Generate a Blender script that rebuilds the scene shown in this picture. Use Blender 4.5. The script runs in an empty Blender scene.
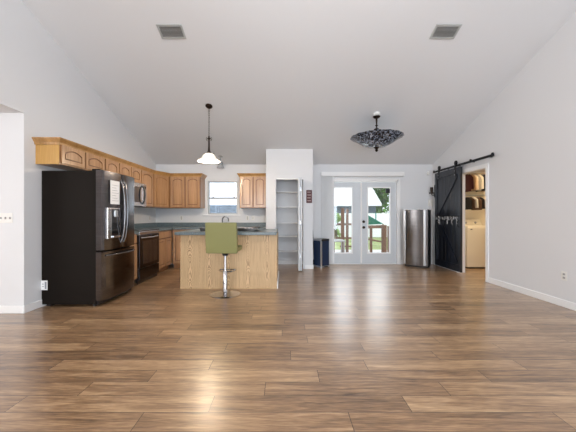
import bpy, bmesh, math, random
from mathutils import Vector, Matrix
random.seed(7)
PI = math.pi
C = bpy.context.scene.collection

# ---------------------------------------------------------------- camera, world, exposure
scn = bpy.context.scene
EYE = 1.174
cam = bpy.data.cameras.new('camera'); cam.sensor_width = 36.0; cam.lens = 285 / 576 * 36
cam.shift_x = 3 / 576; cam.clip_end = 200
co = bpy.data.objects.new('camera', cam); C.objects.link(co)
co.location = (0, 0, EYE); co.rotation_euler = (PI / 2, 0, 0)
scn.camera = co
scn.view_settings.view_transform = 'Standard'
scn.view_settings.look = 'None'
scn.view_settings.gamma = 1
scn.view_settings.use_curve_mapping = False
scn.view_settings.exposure = -0.6

w = bpy.data.worlds.new('world'); scn.world = w; w.use_nodes = True
nt = w.node_tree; nt.nodes.clear()
wo = nt.nodes.new('ShaderNodeOutputWorld'); bg = nt.nodes.new('ShaderNodeBackground')
tc = nt.nodes.new('ShaderNodeTexCoord'); nz = nt.nodes.new('ShaderNodeTexNoise'); cr = nt.nodes.new('ShaderNodeValToRGB')
nz.inputs['Scale'].default_value = 2.5; nz.inputs['Detail'].default_value = 4
cr.color_ramp.elements[0].position = .35; cr.color_ramp.elements[0].color = (.62, .76, .95, 1)
cr.color_ramp.elements[1].position = .6; cr.color_ramp.elements[1].color = (.95, .97, 1, 1)
nt.links.new(tc.outputs['Generated'], nz.inputs['Vector']); nt.links.new(nz.outputs['Fac'], cr.inputs['Fac'])
nt.links.new(cr.outputs['Color'], bg.inputs['Color']); bg.inputs['Strength'].default_value = 3.6
nt.links.new(bg.outputs[0], wo.inputs[0])

def area(name, loc, rot, sx, sy, power, col=(1, 1, 1)):
    l = bpy.data.lights.new(name, 'AREA'); l.shape = 'RECTANGLE'; l.size = sx; l.size_y = sy
    l.energy = power; l.color = col
    o = bpy.data.objects.new(name, l); C.objects.link(o); o.location = loc; o.rotation_euler = rot
    return o
def point(name, loc, power, col, r=.05):
    l = bpy.data.lights.new(name, 'POINT'); l.energy = power; l.color = col; l.shadow_soft_size = r
    o = bpy.data.objects.new(name, l); C.objects.link(o); o.location = loc
    return o
# added fill as daylight from unseen windows behind camera and in side room
area('fill_rear_right', (1.9, -3.75, 1.35), (PI / 2, 0, 0), 2.6, 2.0, 260, (.74, .87, 1.0))
area('fill_rear_left', (-1.6, -3.75, 1.35), (PI / 2, 0, 0), 2.4, 2.0, 190, (1.0, .97, .93))
area('fill_side_room', (-6.75, 0.6, 1.4), (0, -PI / 2, 0), 1.8, 2.6, 95, (1.0, .88, .78))
area('daylight_french_door', (1.84, 7.5, 1.6), (-PI / 2 , 0, 0), 1.6, 1.9, 25, (.92, .97, 1.0))
area('laundry_lamp', (4.6, 6.0, 2.38), (0, 0, 0), .35, .35, 48, (1.0, .76, .46))
point('ridge_fill', (.2, 1.3, 3.55), 140, (1.0, .98, .97), .16)  # added fill to brighten ceiling and floor
point('pendant_bulb', (-1.352, 5.07, 2.12), 75, (1.0, .80, .58), .07)

# ---------------------------------------------------------------- key dimensions
WL, WR, YB, YF, HW, SL = -3.15, 3.60, 6.95, -3.55, 2.43, 0.373
RIDGE = 1.70
YN = 3.44   # the wall section between side room and kitchen
def ceil_z(y): return HW + SL * (YB - y) if y > RIDGE else HW + SL * (YB - RIDGE) - SL * (RIDGE - y)
def at(px, py, Y): return Vector(((px - 285) / 285 * Y, Y, EYE + (216 - py) / 285 * Y))

# ---------------------------------------------------------------- mesh helpers
class MB:
    def __init__(s): s.bm = bmesh.new(); s.smooth = False
    def box(s, a, b, bevel=0, seg=2):
        x0, y0, z0 = a; x1, y1, z1 = b
        v = [s.bm.verts.new(p) for p in ((x0,y0,z0),(x1,y0,z0),(x1,y1,z0),(x0,y1,z0),(x0,y0,z1),(x1,y0,z1),(x1,y1,z1),(x0,y1,z1))]
        f = [s.bm.faces.new([v[i] for i in q]) for q in ((0,3,2,1),(4,5,6,7),(0,1,5,4),(1,2,6,5),(2,3,7,6),(3,0,4,7))]
        if bevel:
            es = list({e for x in f for e in x.edges})
            bmesh.ops.bevel(s.bm, geom=es, offset=bevel, segments=seg, affect='EDGES', profile=.5)
        return s
    def prism(s, pts, axis, a, b):
        """polygon pts (2D) extruded along axis from a to b. axis 'x': pts=(y,z); 'y': (x,z); 'z': (x,y)"""
        def mk(p, t):
            if axis == 'x': return (t, p[0], p[1])
            if axis == 'y': return (p[0], t, p[1])
            return (p[0], p[1], t)
        A = [s.bm.verts.new(mk(p, a)) for p in pts]; B = [s.bm.verts.new(mk(p, b)) for p in pts]
        s.bm.faces.new(A); s.bm.faces.new(B[::-1]); n = len(pts)
        for i in range(n): s.bm.faces.new((A[i], B[i], B[(i+1) % n], A[(i+1) % n]))
        return s
    def ring(s, outer, inner, axis, a, b):
        def mk(p, t):
            if axis == 'x': return (t, p[0], p[1])
            if axis == 'y': return (p[0], t, p[1])
            return (p[0], p[1], t)
        n = len(outer)
        L = [[s.bm.verts.new(mk(p, t)) for p in P] for P in (outer, inner) for t in (a, b)]
        oa, ob, ia, ib = L
        for i in range(n):
            j = (i + 1) % n
            s.bm.faces.new((oa[i], oa[j], ia[j], ia[i])); s.bm.faces.new((ob[i], ib[i], ib[j], ob[j]))
            s.bm.faces.new((oa[i], ob[i], ob[j], oa[j])); s.bm.faces.new((ia[i], ia[j], ib[j], ib[i]))
        return s
    def tube(s, pts, r, n=10, closed=False, caps=True):
        pts = [Vector(p) for p in pts]; rs = r if isinstance(r, (list, tuple)) else [r] * len(pts)
        rings = []; prev = None
        for i, p in enumerate(pts):
            if closed: t = pts[(i+1) % len(pts)] - pts[i-1]
            else: t = pts[min(i+1, len(pts)-1)] - pts[max(i-1, 0)]
            t.normalize()
            if prev is None:
                u = t.orthogonal().normalized()
            else:
                u = (prev - t * prev.dot(t)).normalized()
            prev = u; v = t.cross(u)
            rings.append([s.bm.verts.new(p + (u * math.cos(2*PI*k/n) + v * math.sin(2*PI*k/n)) * rs[i]) for k in range(n)])
        m = len(rings)
        for i in range(m if closed else m - 1):
            A, B = rings[i], rings[(i+1) % m]
            for k in range(n): 
                f = s.bm.faces.new((A[k], A[(k+1) % n], B[(k+1) % n], B[k])); f.smooth = True
        if not closed and caps:
            s.bm.faces.new(rings[0][::-1]); s.bm.faces.new(rings[-1])
        return s
    def lathe(s, prof, c=(0,0,0), n=32, smooth=True):
        """prof: list of (r,z)"""
        c = Vector(c); rings = []
        for r, z in prof:
            if r < 1e-5: rings.append([s.bm.verts.new(c + Vector((0,0,z)))])
            else: rings.append([s.bm.verts.new(c + Vector((r*math.cos(2*PI*k/n), r*math.sin(2*PI*k/n), z))) for k in range(n)])
        for A, B in zip(rings, rings[1:]):
            for k in range(n):
                j = (k+1) % n
                if len(A) == 1 and len(B) == 1: continue
                if len(A) == 1: q = (A[0], B[j], B[k])
                elif len(B) == 1: q = (A[k], A[j], B[0])
                else: q = (A[k], A[j], B[j], B[k])
                f = s.bm.faces.new(q); f.smooth = smooth
        return s
    def xf(s, m): bmesh.ops.transform(s.bm, matrix=m, verts=s.bm.verts); return s
    def build(s, name, mat, parent=None, loc=None):
        bmesh.ops.recalc_face_normals(s.bm, faces=s.bm.faces)
        me = bpy.data.meshes.new(name); s.bm.to_mesh(me); s.bm.free(); me.materials.append(mat)
        if any(p.use_smooth for p in me.polygons): me.set_sharp_from_angle(angle=.7)
        o = bpy.data.objects.new(name, me); C.objects.link(o)
        if parent: o.parent = parent
        if loc: o.location = loc
        return o

def tag(o, label, cat, group=None):
    o['label'] = label; o['category'] = cat
    if group: o['group'] = group
    return o
def thing(name, label, cat, loc=(0,0,0), rz=0, group=None):
    o = bpy.data.objects.new(name, None); C.objects.link(o); o.empty_display_size = .1
    o.location = loc; o.rotation_euler = (0, 0, rz)
    return tag(o, label, cat, group)
def struct(o): o['kind'] = 'structure'; return o
def bx(name, a, b, m, parent=None, bevel=0): return MB().box(a, b, bevel).build(name, m, parent)

# ---------------------------------------------------------------- materials
def mat(name, col, rough=.5, metal=0, coat=0, spec=.5, bump=None, var=None, emit=None):
    m = bpy.data.materials.new(name); m.use_nodes = True; t = m.node_tree; b = t.nodes['Principled BSDF']
    b.inputs['Base Color'].default_value = (*col, 1); b.inputs['Roughness'].default_value = rough
    b.inputs['Metallic'].default_value = metal; b.inputs['Coat Weight'].default_value = coat
    b.inputs['Coat Roughness'].default_value = .15; b.inputs['Specular IOR Level'].default_value = spec
    tcn = t.nodes.new('ShaderNodeTexCoord'); mp = t.nodes.new('ShaderNodeMapping')
    t.links.new(tcn.outputs['Object'], mp.inputs['Vector'])
    if var:   # (scale vec, amount)
        n = t.nodes.new('ShaderNodeTexNoise'); n.inputs['Scale'].default_value = 1; n.inputs['Detail'].default_value = 4
        mp.inputs['Scale'].default_value = var[0]
        t.links.new(mp.outputs[0], n.inputs['Vector'])
        r = t.nodes.new('ShaderNodeValToRGB'); k = var[1]
        r.color_ramp.elements[0].position = .3; r.color_ramp.elements[1].position = .7
        r.color_ramp.elements[0].color = (*[c*(1-k) for c in col], 1); r.color_ramp.elements[1].color = (*[min(1, c*(1+k)) for c in col], 1)
        t.links.new(n.outputs['Fac'], r.inputs['Fac']); t.links.new(r.outputs['Color'], b.inputs['Base Color'])
    if bump:  # (scale, strength)
        n2 = t.nodes.new('ShaderNodeTexNoise'); n2.inputs['Scale'].default_value = bump[0]; n2.inputs['Detail'].default_value = 3
        t.links.new(tcn.outputs['Object'], n2.inputs['Vector'])
        bp = t.nodes.new('ShaderNodeBump'); bp.inputs['Strength'].default_value = bump[1]; bp.inputs['Distance'].default_value = .01
        t.links.new(n2.outputs['Fac'], bp.inputs['Height']); t.links.new(bp.outputs[0], b.inputs['Normal'])
    if emit:
        b.inputs['Emission Color'].default_value = (*emit[0], 1); b.inputs['Emission Strength'].default_value = emit[1]
    return m

def grain_mat(name, c0, c1, scale, ring=6., dist=3., rough=.35, coat=.3, axis='z'):
    """oak: fine streaks along the grain with broad soft figure"""
    m = bpy.data.materials.new(name); m.use_nodes = True; t = m.node_tree; b = t.nodes['Principled BSDF']
    tcn = t.nodes.new('ShaderNodeTexCoord')
    def noise(sc, det):
        mp = t.nodes.new('ShaderNodeMapping'); mp.inputs['Scale'].default_value = sc
        n = t.nodes.new('ShaderNodeTexNoise'); n.inputs['Scale'].default_value = 1; n.inputs['Detail'].default_value = det; n.inputs['Distortion'].default_value = .4
        t.links.new(tcn.outputs['Object'], mp.inputs['Vector']); t.links.new(mp.outputs[0], n.inputs['Vector']); return n
    n1 = noise((70, 70, 3.0), 3); n2 = noise((9, 9, 1.3), 3)
    mx = t.nodes.new('ShaderNodeMix'); mx.data_type = 'FLOAT'; mx.inputs[0].default_value = .5
    t.links.new(n1.outputs['Fac'], mx.inputs[2]); t.links.new(n2.outputs['Fac'], mx.inputs[3])
    r = t.nodes.new('ShaderNodeValToRGB'); r.color_ramp.elements[0].position = .35; r.color_ramp.elements[1].position = .62
    r.color_ramp.elements[0].color = (*c0, 1); r.color_ramp.elements[1].color = (*c1, 1)
    t.links.new(mx.outputs[0], r.inputs['Fac']); t.links.new(r.outputs['Color'], b.inputs['Base Color'])
    b.inputs['Roughness'].default_value = rough; b.inputs['Coat Weight'].default_value = coat; b.inputs['Coat Roughness'].default_value = .2
    return m

M = {}
M['wall'] = mat('wall_paint', (.72, .725, .74), .7, bump=(220, .06))
M['ceil'] = mat('ceiling_paint', (.74, .745, .76), .85, bump=(90, .15))
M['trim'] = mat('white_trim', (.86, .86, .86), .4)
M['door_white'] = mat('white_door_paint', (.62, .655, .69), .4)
M['oak'] = grain_mat('honey_oak', (.24, .105, .036), (.37, .18, .07), 0)
M['oak_door'] = grain_mat('honey_oak_door', (.33, .165, .07), (.50, .285, .14), 0, rough=.28, coat=.7)
M['oak_groove'] = mat('shaded_oak_groove', (.20, .088, .036), .5)  # dark tone paints shade into the door grooves
M['oak_dark'] = mat('oak_shadow_gap', (.17, .065, .02), .5)
M['oak_end'] = grain_mat('golden_oak_end_panel', (.50, .27, .07), (.62, .36, .11), (3, 3, .3), 2.0, 3.0)
M['steel'] = mat('stainless_steel', (.55, .55, .56), .26, 1, var=((2, 2, 60), .12))
M['steel_c'] = mat('grey_stainless_steel', (.20, .20, .21), .2, 1, var=((2, 2, 60), .12))
M['range_steel'] = mat('near_black_stainless', (.06, .055, .06), .22, 1)
M['black_steel'] = mat('dark_stainless_steel', (.16, .15, .155), .18, 1, var=((3, 3, 40), .12))
M['fridge_side'] = mat('black_textured_enamel', (.009, .0065, .005), .55, 0, spec=.12)
M['black'] = mat('black_plastic', (.012, .012, .013), .3)
M['black_glass'] = mat('black_glass', (.012, .010, .012), .06, coat=.6)
M['chrome'] = mat('chrome', (.58, .58, .60), .1, 1)
M['iron'] = mat('black_iron', (.015, .015, .017), .42, .6)
M['green'] = mat('olive_green_vinyl', (.215, .21, .075), .5, bump=(60, .04))
M['counter'] = mat('blue_grey_laminate', (.13, .17, .185), .3, var=((60, 60, 60), .35))
M['plate'] = mat('white_plastic', (.78, .77, .74), .4)
M['slot'] = mat('grey_plastic', (.35, .34, .33), .5)
M['paper'] = mat('white_paper', (.85, .86, .87), .6)
M['print'] = mat('printed_ink', (.25, .27, .3), .7)
M['navy'] = mat('dark_navy_enamel', (.018, .035, .085), .3, .2)
M['lightmetal'] = mat('brushed_silver', (.6, .62, .65), .3, .9)
M['vent'] = mat('grey_vent_metal', (.42, .43, .42), .5, .0)
M['vent_dark'] = mat('vent_cavity', (.10, .10, .10), .9)
M['sign'] = mat('dark_red_sign', (.085, .022, .024), .6)
M['signtext'] = mat('sign_lettering', (.42, .30, .28), .6)
M['bronze'] = mat('dark_bronze', (.035, .022, .016), .4, .8)
M['washer'] = mat('cream_white_enamel', (.80, .74, .62), .35)
M['deck'] = mat('weathered_deck_boards', (.62, .60, .57), .7, var=((2, 14, 2), .2))
M['fence_wood'] = mat('cedar_rail_wood', (.15, .07, .035), .7, var=((6, 6, 1), .3))
M['shingle'] = mat('blue_grey_shingles', (.10, .14, .18), .8, var=((5, 5, 5), .5))
M['siding'] = mat('pale_siding', (.10, .14, .17), .8)
M['white_metal'] = mat('white_roof_metal', (.85, .86, .87), .4)
M['teal'] = mat('teal_canvas', (.01, .22, .20), .7)
M['foliage'] = mat('tree_foliage', (.10, .22, .045), .7, var=((2, 2, 2), .7))
M['foliage2'] = mat('light_foliage', (.20, .32, .08), .7, var=((2, 2, 2), .6))
M['trunk'] = mat('bark', (.13, .09, .06), .8)
M['grass'] = mat('lawn_grass', (.27, .33, .10), .8, var=((1.2, 1.2, 1), .3))

# barn door: black stained planks
def planks_mat():
    m = bpy.data.materials.new('black_stained_planks'); m.use_nodes = True; t = m.node_tree; b = t.nodes['Principled BSDF']
    tcn = t.nodes.new('ShaderNodeTexCoord'); mp = t.nodes.new('ShaderNodeMapping'); mp.inputs['Scale'].default_value = (14, 14, 1.2)
    n = t.nodes.new('ShaderNodeTexNoise'); n.inputs['Scale'].default_value = 1.3; n.inputs['Detail'].default_value = 6
    r = t.nodes.new('ShaderNodeValToRGB'); r.color_ramp.elements[0].position = .3; r.color_ramp.elements[1].position = .75
    r.color_ramp.elements[0].color = (.003, .0035, .005, 1); r.color_ramp.elements[1].color = (.014, .019, .032, 1)
    t.links.new(tcn.outputs['Object'], mp.inputs[0]); t.links.new(mp.outputs[0], n.inputs['Vector'])
    t.links.new(n.outputs['Fac'], r.inputs['Fac']); t.links.new(r.outputs['Color'], b.inputs['Base Color'])
    b.inputs['Roughness'].default_value = .32
    return m
M['planks'] = planks_mat()

def floor_mat():
    m = bpy.data.materials.new('wood_plank_floor'); m.use_nodes = True; t = m.node_tree; b = t.nodes['Principled BSDF']
    N = t.nodes.new; L = t.links.new
    tcn = N('ShaderNodeTexCoord')
    br = N('ShaderNodeTexBrick'); br.offset = 0; br.offset_frequency = 2; br.squash = 1
    br.inputs['Color1'].default_value = (0, 0, 0, 1); br.inputs['Color2'].default_value = (1, 1, 1, 1)
    br.inputs['Mortar'].default_value = (.5, .5, .5, 1)
    br.inputs['Scale'].default_value = 1; br.inputs['Brick Width'].default_value = 1.22; br.inputs['Row Height'].default_value = .155
    br.inputs['Mortar Size'].default_value = .0022; br.inputs['Mortar Smooth'].default_value = .3; br.inputs['Bias'].default_value = 0
    sx = N('ShaderNodeSeparateXYZ'); L(tcn.outputs['Object'], sx.inputs[0])
    dv = N('ShaderNodeMath'); dv.operation = 'DIVIDE'; dv.inputs[1].default_value = .155; L(sx.outputs[1], dv.inputs[0])
    fl = N('ShaderNodeMath'); fl.operation = 'FLOOR'; L(dv.outputs[0], fl.inputs[0])
    wn = N('ShaderNodeTexWhiteNoise'); wn.noise_dimensions = '1D'; L(fl.outputs[0], wn.inputs['W'])
    ma = N('ShaderNodeMath'); ma.operation = 'MULTIPLY_ADD'; ma.inputs[1].default_value = 1.22; L(wn.outputs['Value'], ma.inputs[0]); L(sx.outputs[0], ma.inputs[2])
    cx = N('ShaderNodeCombineXYZ'); L(ma.outputs[0], cx.inputs[0]); L(sx.outputs[1], cx.inputs[1])
    L(cx.outputs[0], br.inputs['Vector'])
    # offset grain per plank
    mp = N('ShaderNodeMapping'); mp.inputs['Scale'].default_value = (1.2, 14, 1)
    ad = N('ShaderNodeVectorMath'); ad.operation = 'ADD'
    mulv = N('ShaderNodeVectorMath'); mulv.operation = 'SCALE'; mulv.inputs['Scale'].default_value = 7.0
    L(br.outputs['Color'], mulv.inputs[0]); L(tcn.outputs['Object'], mp.inputs[0]); L(mp.outputs[0], ad.inputs[0]); L(mulv.outputs[0], ad.inputs[1])
    n1 = N('ShaderNodeTexNoise'); n1.inputs['Scale'].default_value = 1.6; n1.inputs['Detail'].default_value = 6; n1.inputs['Roughness'].default_value = .6
    n1.inputs['Distortion'].default_value = .6
    L(ad.outputs[0], n1.inputs['Vector'])
    n2 = N('ShaderNodeTexNoise'); n2.inputs['Scale'].default_value = 9; n2.inputs['Detail'].default_value = 5; L(ad.outputs[0], n2.inputs['Vector'])
    m1 = N('ShaderNodeMix'); m1.data_type = 'FLOAT'; m1.inputs[0].default_value = .38; L(n1.outputs['Fac'], m1.inputs[2]); L(n2.outputs['Fac'], m1.inputs[3])
    m2 = N('ShaderNodeMix'); m2.data_type = 'FLOAT'; m2.inputs[0].default_value = .12; L(m1.outputs[0], m2.inputs[2]); L(br.outputs['Color'], m2.inputs[3])
    r = N('ShaderNodeValToRGB'); e = r.color_ramp.elements
    e[0].position = .30; e[0].color = (.075, .038, .019, 1); e[1].position = .70; e[1].color = (.64, .43, .24, 1)
    k = e.new(.5); k.color = (.32, .188, .097, 1)
    L(m2.outputs[0], r.inputs['Fac'])
    mx = N('ShaderNodeMix'); mx.data_type = 'RGBA'; L(br.outputs['Fac'], mx.inputs[0]); L(r.outputs['Color'], mx.inputs[6]); mx.inputs[7].default_value = (.03, .016, .009, 1)
    L(mx.outputs[2], b.inputs['Base Color'])
    rr = N('ShaderNodeMapRange'); rr.inputs['To Min'].default_value = .25; rr.inputs['To Max'].default_value = .40
    L(n1.outputs['Fac'], rr.inputs['Value']); L(rr.outputs[0], b.inputs['Roughness'])
    bp = N('ShaderNodeBump'); bp.inputs['Strength'].default_value = .25; bp.inputs['Distance'].default_value = .004
    sb = N('ShaderNodeMath'); sb.operation = 'SUBTRACT'; L(m1.outputs[0], sb.inputs[0]); L(br.outputs['Fac'], sb.inputs[1])
    L(sb.outputs[0], bp.inputs['Height']); L(bp.outputs[0], b.inputs['Normal'])
    b.inputs['Specular IOR Level'].default_value = .7; b.inputs['Coat Weight'].default_value = .7; b.inputs['Coat Roughness'].default_value = .27
    return m
M['floor'] = floor_mat()

def island_mat():
    """light oak plywood with repeating cathedral figure"""
    m = bpy.data.materials.new('pale_oak_plywood'); m.use_nodes = True; t = m.node_tree; b = t.nodes['Principled BSDF']
    N = t.nodes.new; L = t.links.new
    tcn = N('ShaderNodeTexCoord'); sp = N('ShaderNodeSeparateXYZ'); L(tcn.outputs['Object'], sp.inputs[0])
    # |x mod .29| folded, plus z*k -> nested arches
    pp = N('ShaderNodeMath'); pp.operation = 'PINGPONG'; pp.inputs[1].default_value = .155; L(sp.outputs[0], pp.inputs[0])
    sq = N('ShaderNodeMath'); sq.operation = 'POWER'; sq.inputs[1].default_value = 1.6; L(pp.outputs[0], sq.inputs[0])
    ml = N('ShaderNodeMath'); ml.operation = 'MULTIPLY'; ml.inputs[1].default_value = 14.0; L(sq.outputs[0], ml.inputs[0])
    nz = N('ShaderNodeTexNoise'); nz.inputs['Scale'].default_value = 3.5; nz.inputs['Detail'].default_value = 3; L(tcn.outputs['Object'], nz.inputs['Vector'])
    zz = N('ShaderNodeMath'); zz.operation = 'MULTIPLY_ADD'; zz.inputs[1].default_value = .9; L(sp.outputs[2], zz.inputs[0]); L(ml.outputs[0], zz.inputs[2])
    z2 = N('ShaderNodeMath'); z2.operation = 'MULTIPLY_ADD'; z2.inputs[1].default_value = .55; L(nz.outputs['Fac'], z2.inputs[0]); L(zz.outputs[0], z2.inputs[2])
    f = N('ShaderNodeMath'); f.operation = 'MULTIPLY'; f.inputs[1].default_value = 95; L(z2.outputs[0], f.inputs[0])
    s = N('ShaderNodeMath'); s.operation = 'SINE'; L(f.outputs[0], s.inputs[0])
    a = N('ShaderNodeMath'); a.operation = 'MULTIPLY_ADD'; a.inputs[1].default_value = .5; a.inputs[2].default_value = .5; L(s.outputs[0], a.inputs[0])
    mp = N('ShaderNodeMapping'); mp.inputs['Scale'].default_value = (60, 60, 2.5); L(tcn.outputs['Object'], mp.inputs[0])
    n3 = N('ShaderNodeTexNoise'); n3.inputs['Scale'].default_value = 1; n3.inputs['Detail'].default_value = 3; L(mp.outputs[0], n3.inputs['Vector'])
    mx = N('ShaderNodeMix'); mx.data_type = 'FLOAT'; mx.inputs[0].default_value = .55; L(a.outputs[0], mx.inputs[2]); L(n3.outputs['Fac'], mx.inputs[3])
    r = N('ShaderNodeValToRGB'); e = r.color_ramp.elements
    e[0].position = .2; e[0].color = (.29, .17, .075, 1); e[1].position = .6; e[1].color = (.68, .475, .265, 1)
    L(mx.outputs[0], r.inputs['Fac']); L(r.outputs['Color'], b.inputs['Base Color']); b.inputs['Roughness'].default_value = .45
    return m
M['island'] = island_mat()

def glass_mat():
    m = bpy.data.materials.new('window_glass'); m.use_nodes = True; t = m.node_tree; t.nodes.clear()
    o = t.nodes.new('ShaderNodeOutputMaterial'); tr = t.nodes.new('ShaderNodeBsdfTransparent'); g = t.nodes.new('ShaderNodeBsdfGlossy')
    g.inputs['Roughness'].default_value = .02; mx = t.nodes.new('ShaderNodeMixShader'); mx.inputs[0].default_value = .05
    t.links.new(tr.outputs[0], mx.inputs[1]); t.links.new(g.outputs[0], mx.inputs[2]); t.links.new(mx.outputs[0], o.inputs[0])
    return m
M['glass'] = glass_mat()

def alabaster(name, c0, c1, scale, emit=0., rough=.25, trans=0):
    m = bpy.data.materials.new(name); m.use_nodes = True; t = m.node_tree; b = t.nodes['Principled BSDF']
    tcn = t.nodes.new('ShaderNodeTexCoord'); v = t.nodes.new('ShaderNodeTexVoronoi'); v.inputs['Scale'].default_value = scale
    n = t.nodes.new('ShaderNodeTexNoise'); n.inputs['Scale'].default_value = scale * .6; n.inputs['Detail'].default_value = 3
    mx = t.nodes.new('ShaderNodeMix'); mx.data_type = 'FLOAT'; mx.inputs[0].default_value = .5
    t.links.new(tcn.outputs['Object'], v.inputs['Vector']); t.links.new(tcn.outputs['Object'], n.inputs['Vector'])
    t.links.new(v.outputs['Color'], mx.inputs[2]); t.links.new(n.outputs['Fac'], mx.inputs[3])
    r = t.nodes.new('ShaderNodeValToRGB'); r.color_ramp.elements[0].position = .46; r.color_ramp.elements[1].position = .68
    r.color_ramp.elements[0].color = (*c0, 1); r.color_ramp.elements[1].color = (*c1, 1)
    t.links.new(mx.outputs[0], r.inputs['Fac']); t.links.new(r.outputs['Color'], b.inputs['Base Color'])
    b.inputs['Roughness'].default_value = rough
    if emit:
        t.links.new(r.outputs['Color'], b.inputs['Emission Color']); b.inputs['Emission Strength'].default_value = emit
    return m
M['mosaic'] = alabaster('mottled_black_mosaic_glass', (.006, .008, .014), (.30, .34, .42), 42, rough=.12)
M['lampglass'] = mat('frosted_lamp_glass', (.9, .84, .76), .3, emit=((1.0, .84, .66), 1.3))

# ---------------------------------------------------------------- room shell
T = .12
bx('floor', (-6.7, YF - .1, -.05), (WR + T + 2.2, YB + .25, 0), M['floor']); struct(C.objects['floor'])
# sloping ceiling (two slabs meeting at the ridge)
m = MB()
for (ya, yb) in ((YB + .05, RIDGE), (RIDGE, YF - .05)):
    za, zb = ceil_z(ya), ceil_z(yb)
    m.prism([(ya, za), (yb, zb), (yb, zb + .1), (ya, za + .1)], 'x', WL - T, WR + T)
struct(m.build('ceiling', M['ceil']))
struct(bx('ceiling_side_room', (-6.7, YF - .1, 2.418), (WL - T, YN, 2.52), M['ceil']))
# left gable wall: full height behind the fridge, header above the opening to the side room
m = MB()
m.prism([(YN, 0), (YB + T, 0), (YB + T, HW), (YN, ceil_z(YN) + .02)], 'x', WL - T, WL)
m.prism([(YF, 2.418), (YN, 2.418), (YN, ceil_z(YN) + .02), (RIDGE, ceil_z(RIDGE) + .02), (YF, ceil_z(YF))], 'x', WL - T, WL)
struct(m.build('wall_left', M['wall']))
struct(bx('wall_side_room', (-6.7, YN, 0), (WL - T, YN + .12, 2.418), M['wall']))
# right gable wall with doorway to the laundry
DY0, DY1, DH = 5.09, 5.93, 2.05
m = MB()
m.prism([(YF, 0), (DY0, 0), (DY0, ceil_z(DY0) + .02), (RIDGE, ceil_z(RIDGE) + .02), (YF, ceil_z(YF))], 'x', WR, WR + T)
m.prism([(DY0, DH), (DY1, DH), (DY1, ceil_z(DY1) + .02), (DY0, ceil_z(DY0) + .02)], 'x', WR, WR + T)
m.prism([(DY1, 0), (YB + T, 0), (YB + T, HW), (DY1, ceil_z(DY1) + .02)], 'x', WR, WR + T)
struct(m.build('wall_right', M['wall']))
# back wall with the kitchen window and the french door
WX0, WX1, WZ0, WZ1 = -1.89, -1.16, 1.215, 2.03
FX0, FX1, FZ1 = .98, 2.76, 2.05
m = MB()
m.box((WL, YB, 0), (WX0, YB + T, HW)); m.box((WX0, YB, 0), (WX1, YB + T, WZ0)); m.box((WX0, YB, WZ1), (WX1, YB + T, HW))
m.box((WX1, YB, 0), (FX0, YB + T, HW)); m.box((FX0, YB, FZ1), (FX1, YB + T, HW)); m.box((FX1, YB, 0), (WR, YB + T, HW))
struct(m.build('wall_back', M['wall']))
# rear wall (behind the camera) and outer wall of the side room, window openings added for light
m = MB(); y0, y1 = YF - T, YF; ztop = ceil_z(YF) + .02
for a, b in ((-6.7, -2.85), (-.35, .55), (3.25, WR + T)): m.box((a, y0, 0), (b, y1, ztop))
for a, b in ((-2.85, -.35), (.55, 3.25)): m.box((a, y0, 0), (b, y1, .3)); m.box((a, y0, 2.36), (b, y1, ztop))
struct(m.build('wall_rear', M['wall']))
m = MB()
m.box((-6.7, YF, 0), (-6.58, -.75, 2.418)); m.box((-6.7, 1.95, 0), (-6.58, YN, 2.418)); m.box((-6.7, -.75, 0), (-6.58, 1.95, .5)); m.box((-6.7, -.75, 2.3), (-6.58, 1.95, 2.418))
struct(m.build('wall_side_room_outer', M['wall']))
# laundry room shell
LX, LY0, LY1 = 5.7, 4.4, 7.05
M['laundry'] = mat('laundry_wall_paint', (.72, .66, .55), .7)
m = MB()
m.box((LX, LY0, 0), (LX + T, LY1, 2.43)); m.box((WR + T, LY1, 0), (LX + T, LY1 + T, 2.43)); m.box((WR + T, LY0 - T, 0), (LX + T, LY0, 2.43))
struct(m.build('wall_laundry', M['laundry']))
struct(bx('ceiling_laundry', (WR + T, LY0 - T, 2.43), (LX + T, LY1 + T, 2.5), M['ceil']))
# pantry closet
PY, PX0, PX1 = 6.33, -.4225, .62
OX0, OX1, OZ = -.2, .40, 2.02
m = MB()
zc = ceil_z(PY) + .01; zb = ceil_z(YB)
m.box((PX0, PY, 0), (OX0, PY + .09, zc)); m.box((OX1, PY, 0), (PX1, PY + .09, zc)); m.box((OX0, PY, OZ), (OX1, PY + .09, zc))
for a in (PX0, PX1 - .09): m.prism([(PY + .09, 0), (YB, 0), (YB, zb), (PY + .09, zc - .02)], 'x', a, a + .09)
struct(m.build('wall_pantry', M['wall']))

# baseboards
def board(name, a, b): return struct(MB().box(a, b, .004, 1).build(name, M['trim']))
board('baseboard_right', (WR - .014, YF, 0), (WR, DY0 - .07, .095))
board('baseboard_side_room', (-6.58, YN - .014, 0), (WL, YN, .095))
board('baseboard_left', (WL, YN - .014, 0), (WL + .014, 4.9, .095))
board('baseboard_back', (FX1 + .04, YB - .014, 0), (WR - .014, YB, .095))
board('baseboard_pantry', (OX1 + .04, PY - .013, 0), (PX1 + .013, PY, .085))
board('baseboard_pantry_left', (PX0 + .0, PY - .013, 0), (OX0, PY, .085))
board('baseboard_pantry_inside', (PX0 + .09, YB - .014, 0), (PX1 - .09, YB, .085))
# laundry doorway casing and jambs
m = MB()
for y in (DY0 - .06, DY1 - .008): m.box((WR - .018, y, 0), (WR, y + .068, DH + .0), .003, 1)
m.box((WR - .018, DY0 - .06, DH - .008), (WR, DY1 + .06, DH + .06), .003, 1)
m.box((WR, DY0, 0), (WR + T + .02, DY0 + .018, DH)); m.box((WR, DY1 - .018, 0), (WR + T + .02, DY1, DH)); m.box((WR, DY0, DH - .018), (WR + T + .02, DY1, DH))
struct(m.build('trim_1', M['trim']))

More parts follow.
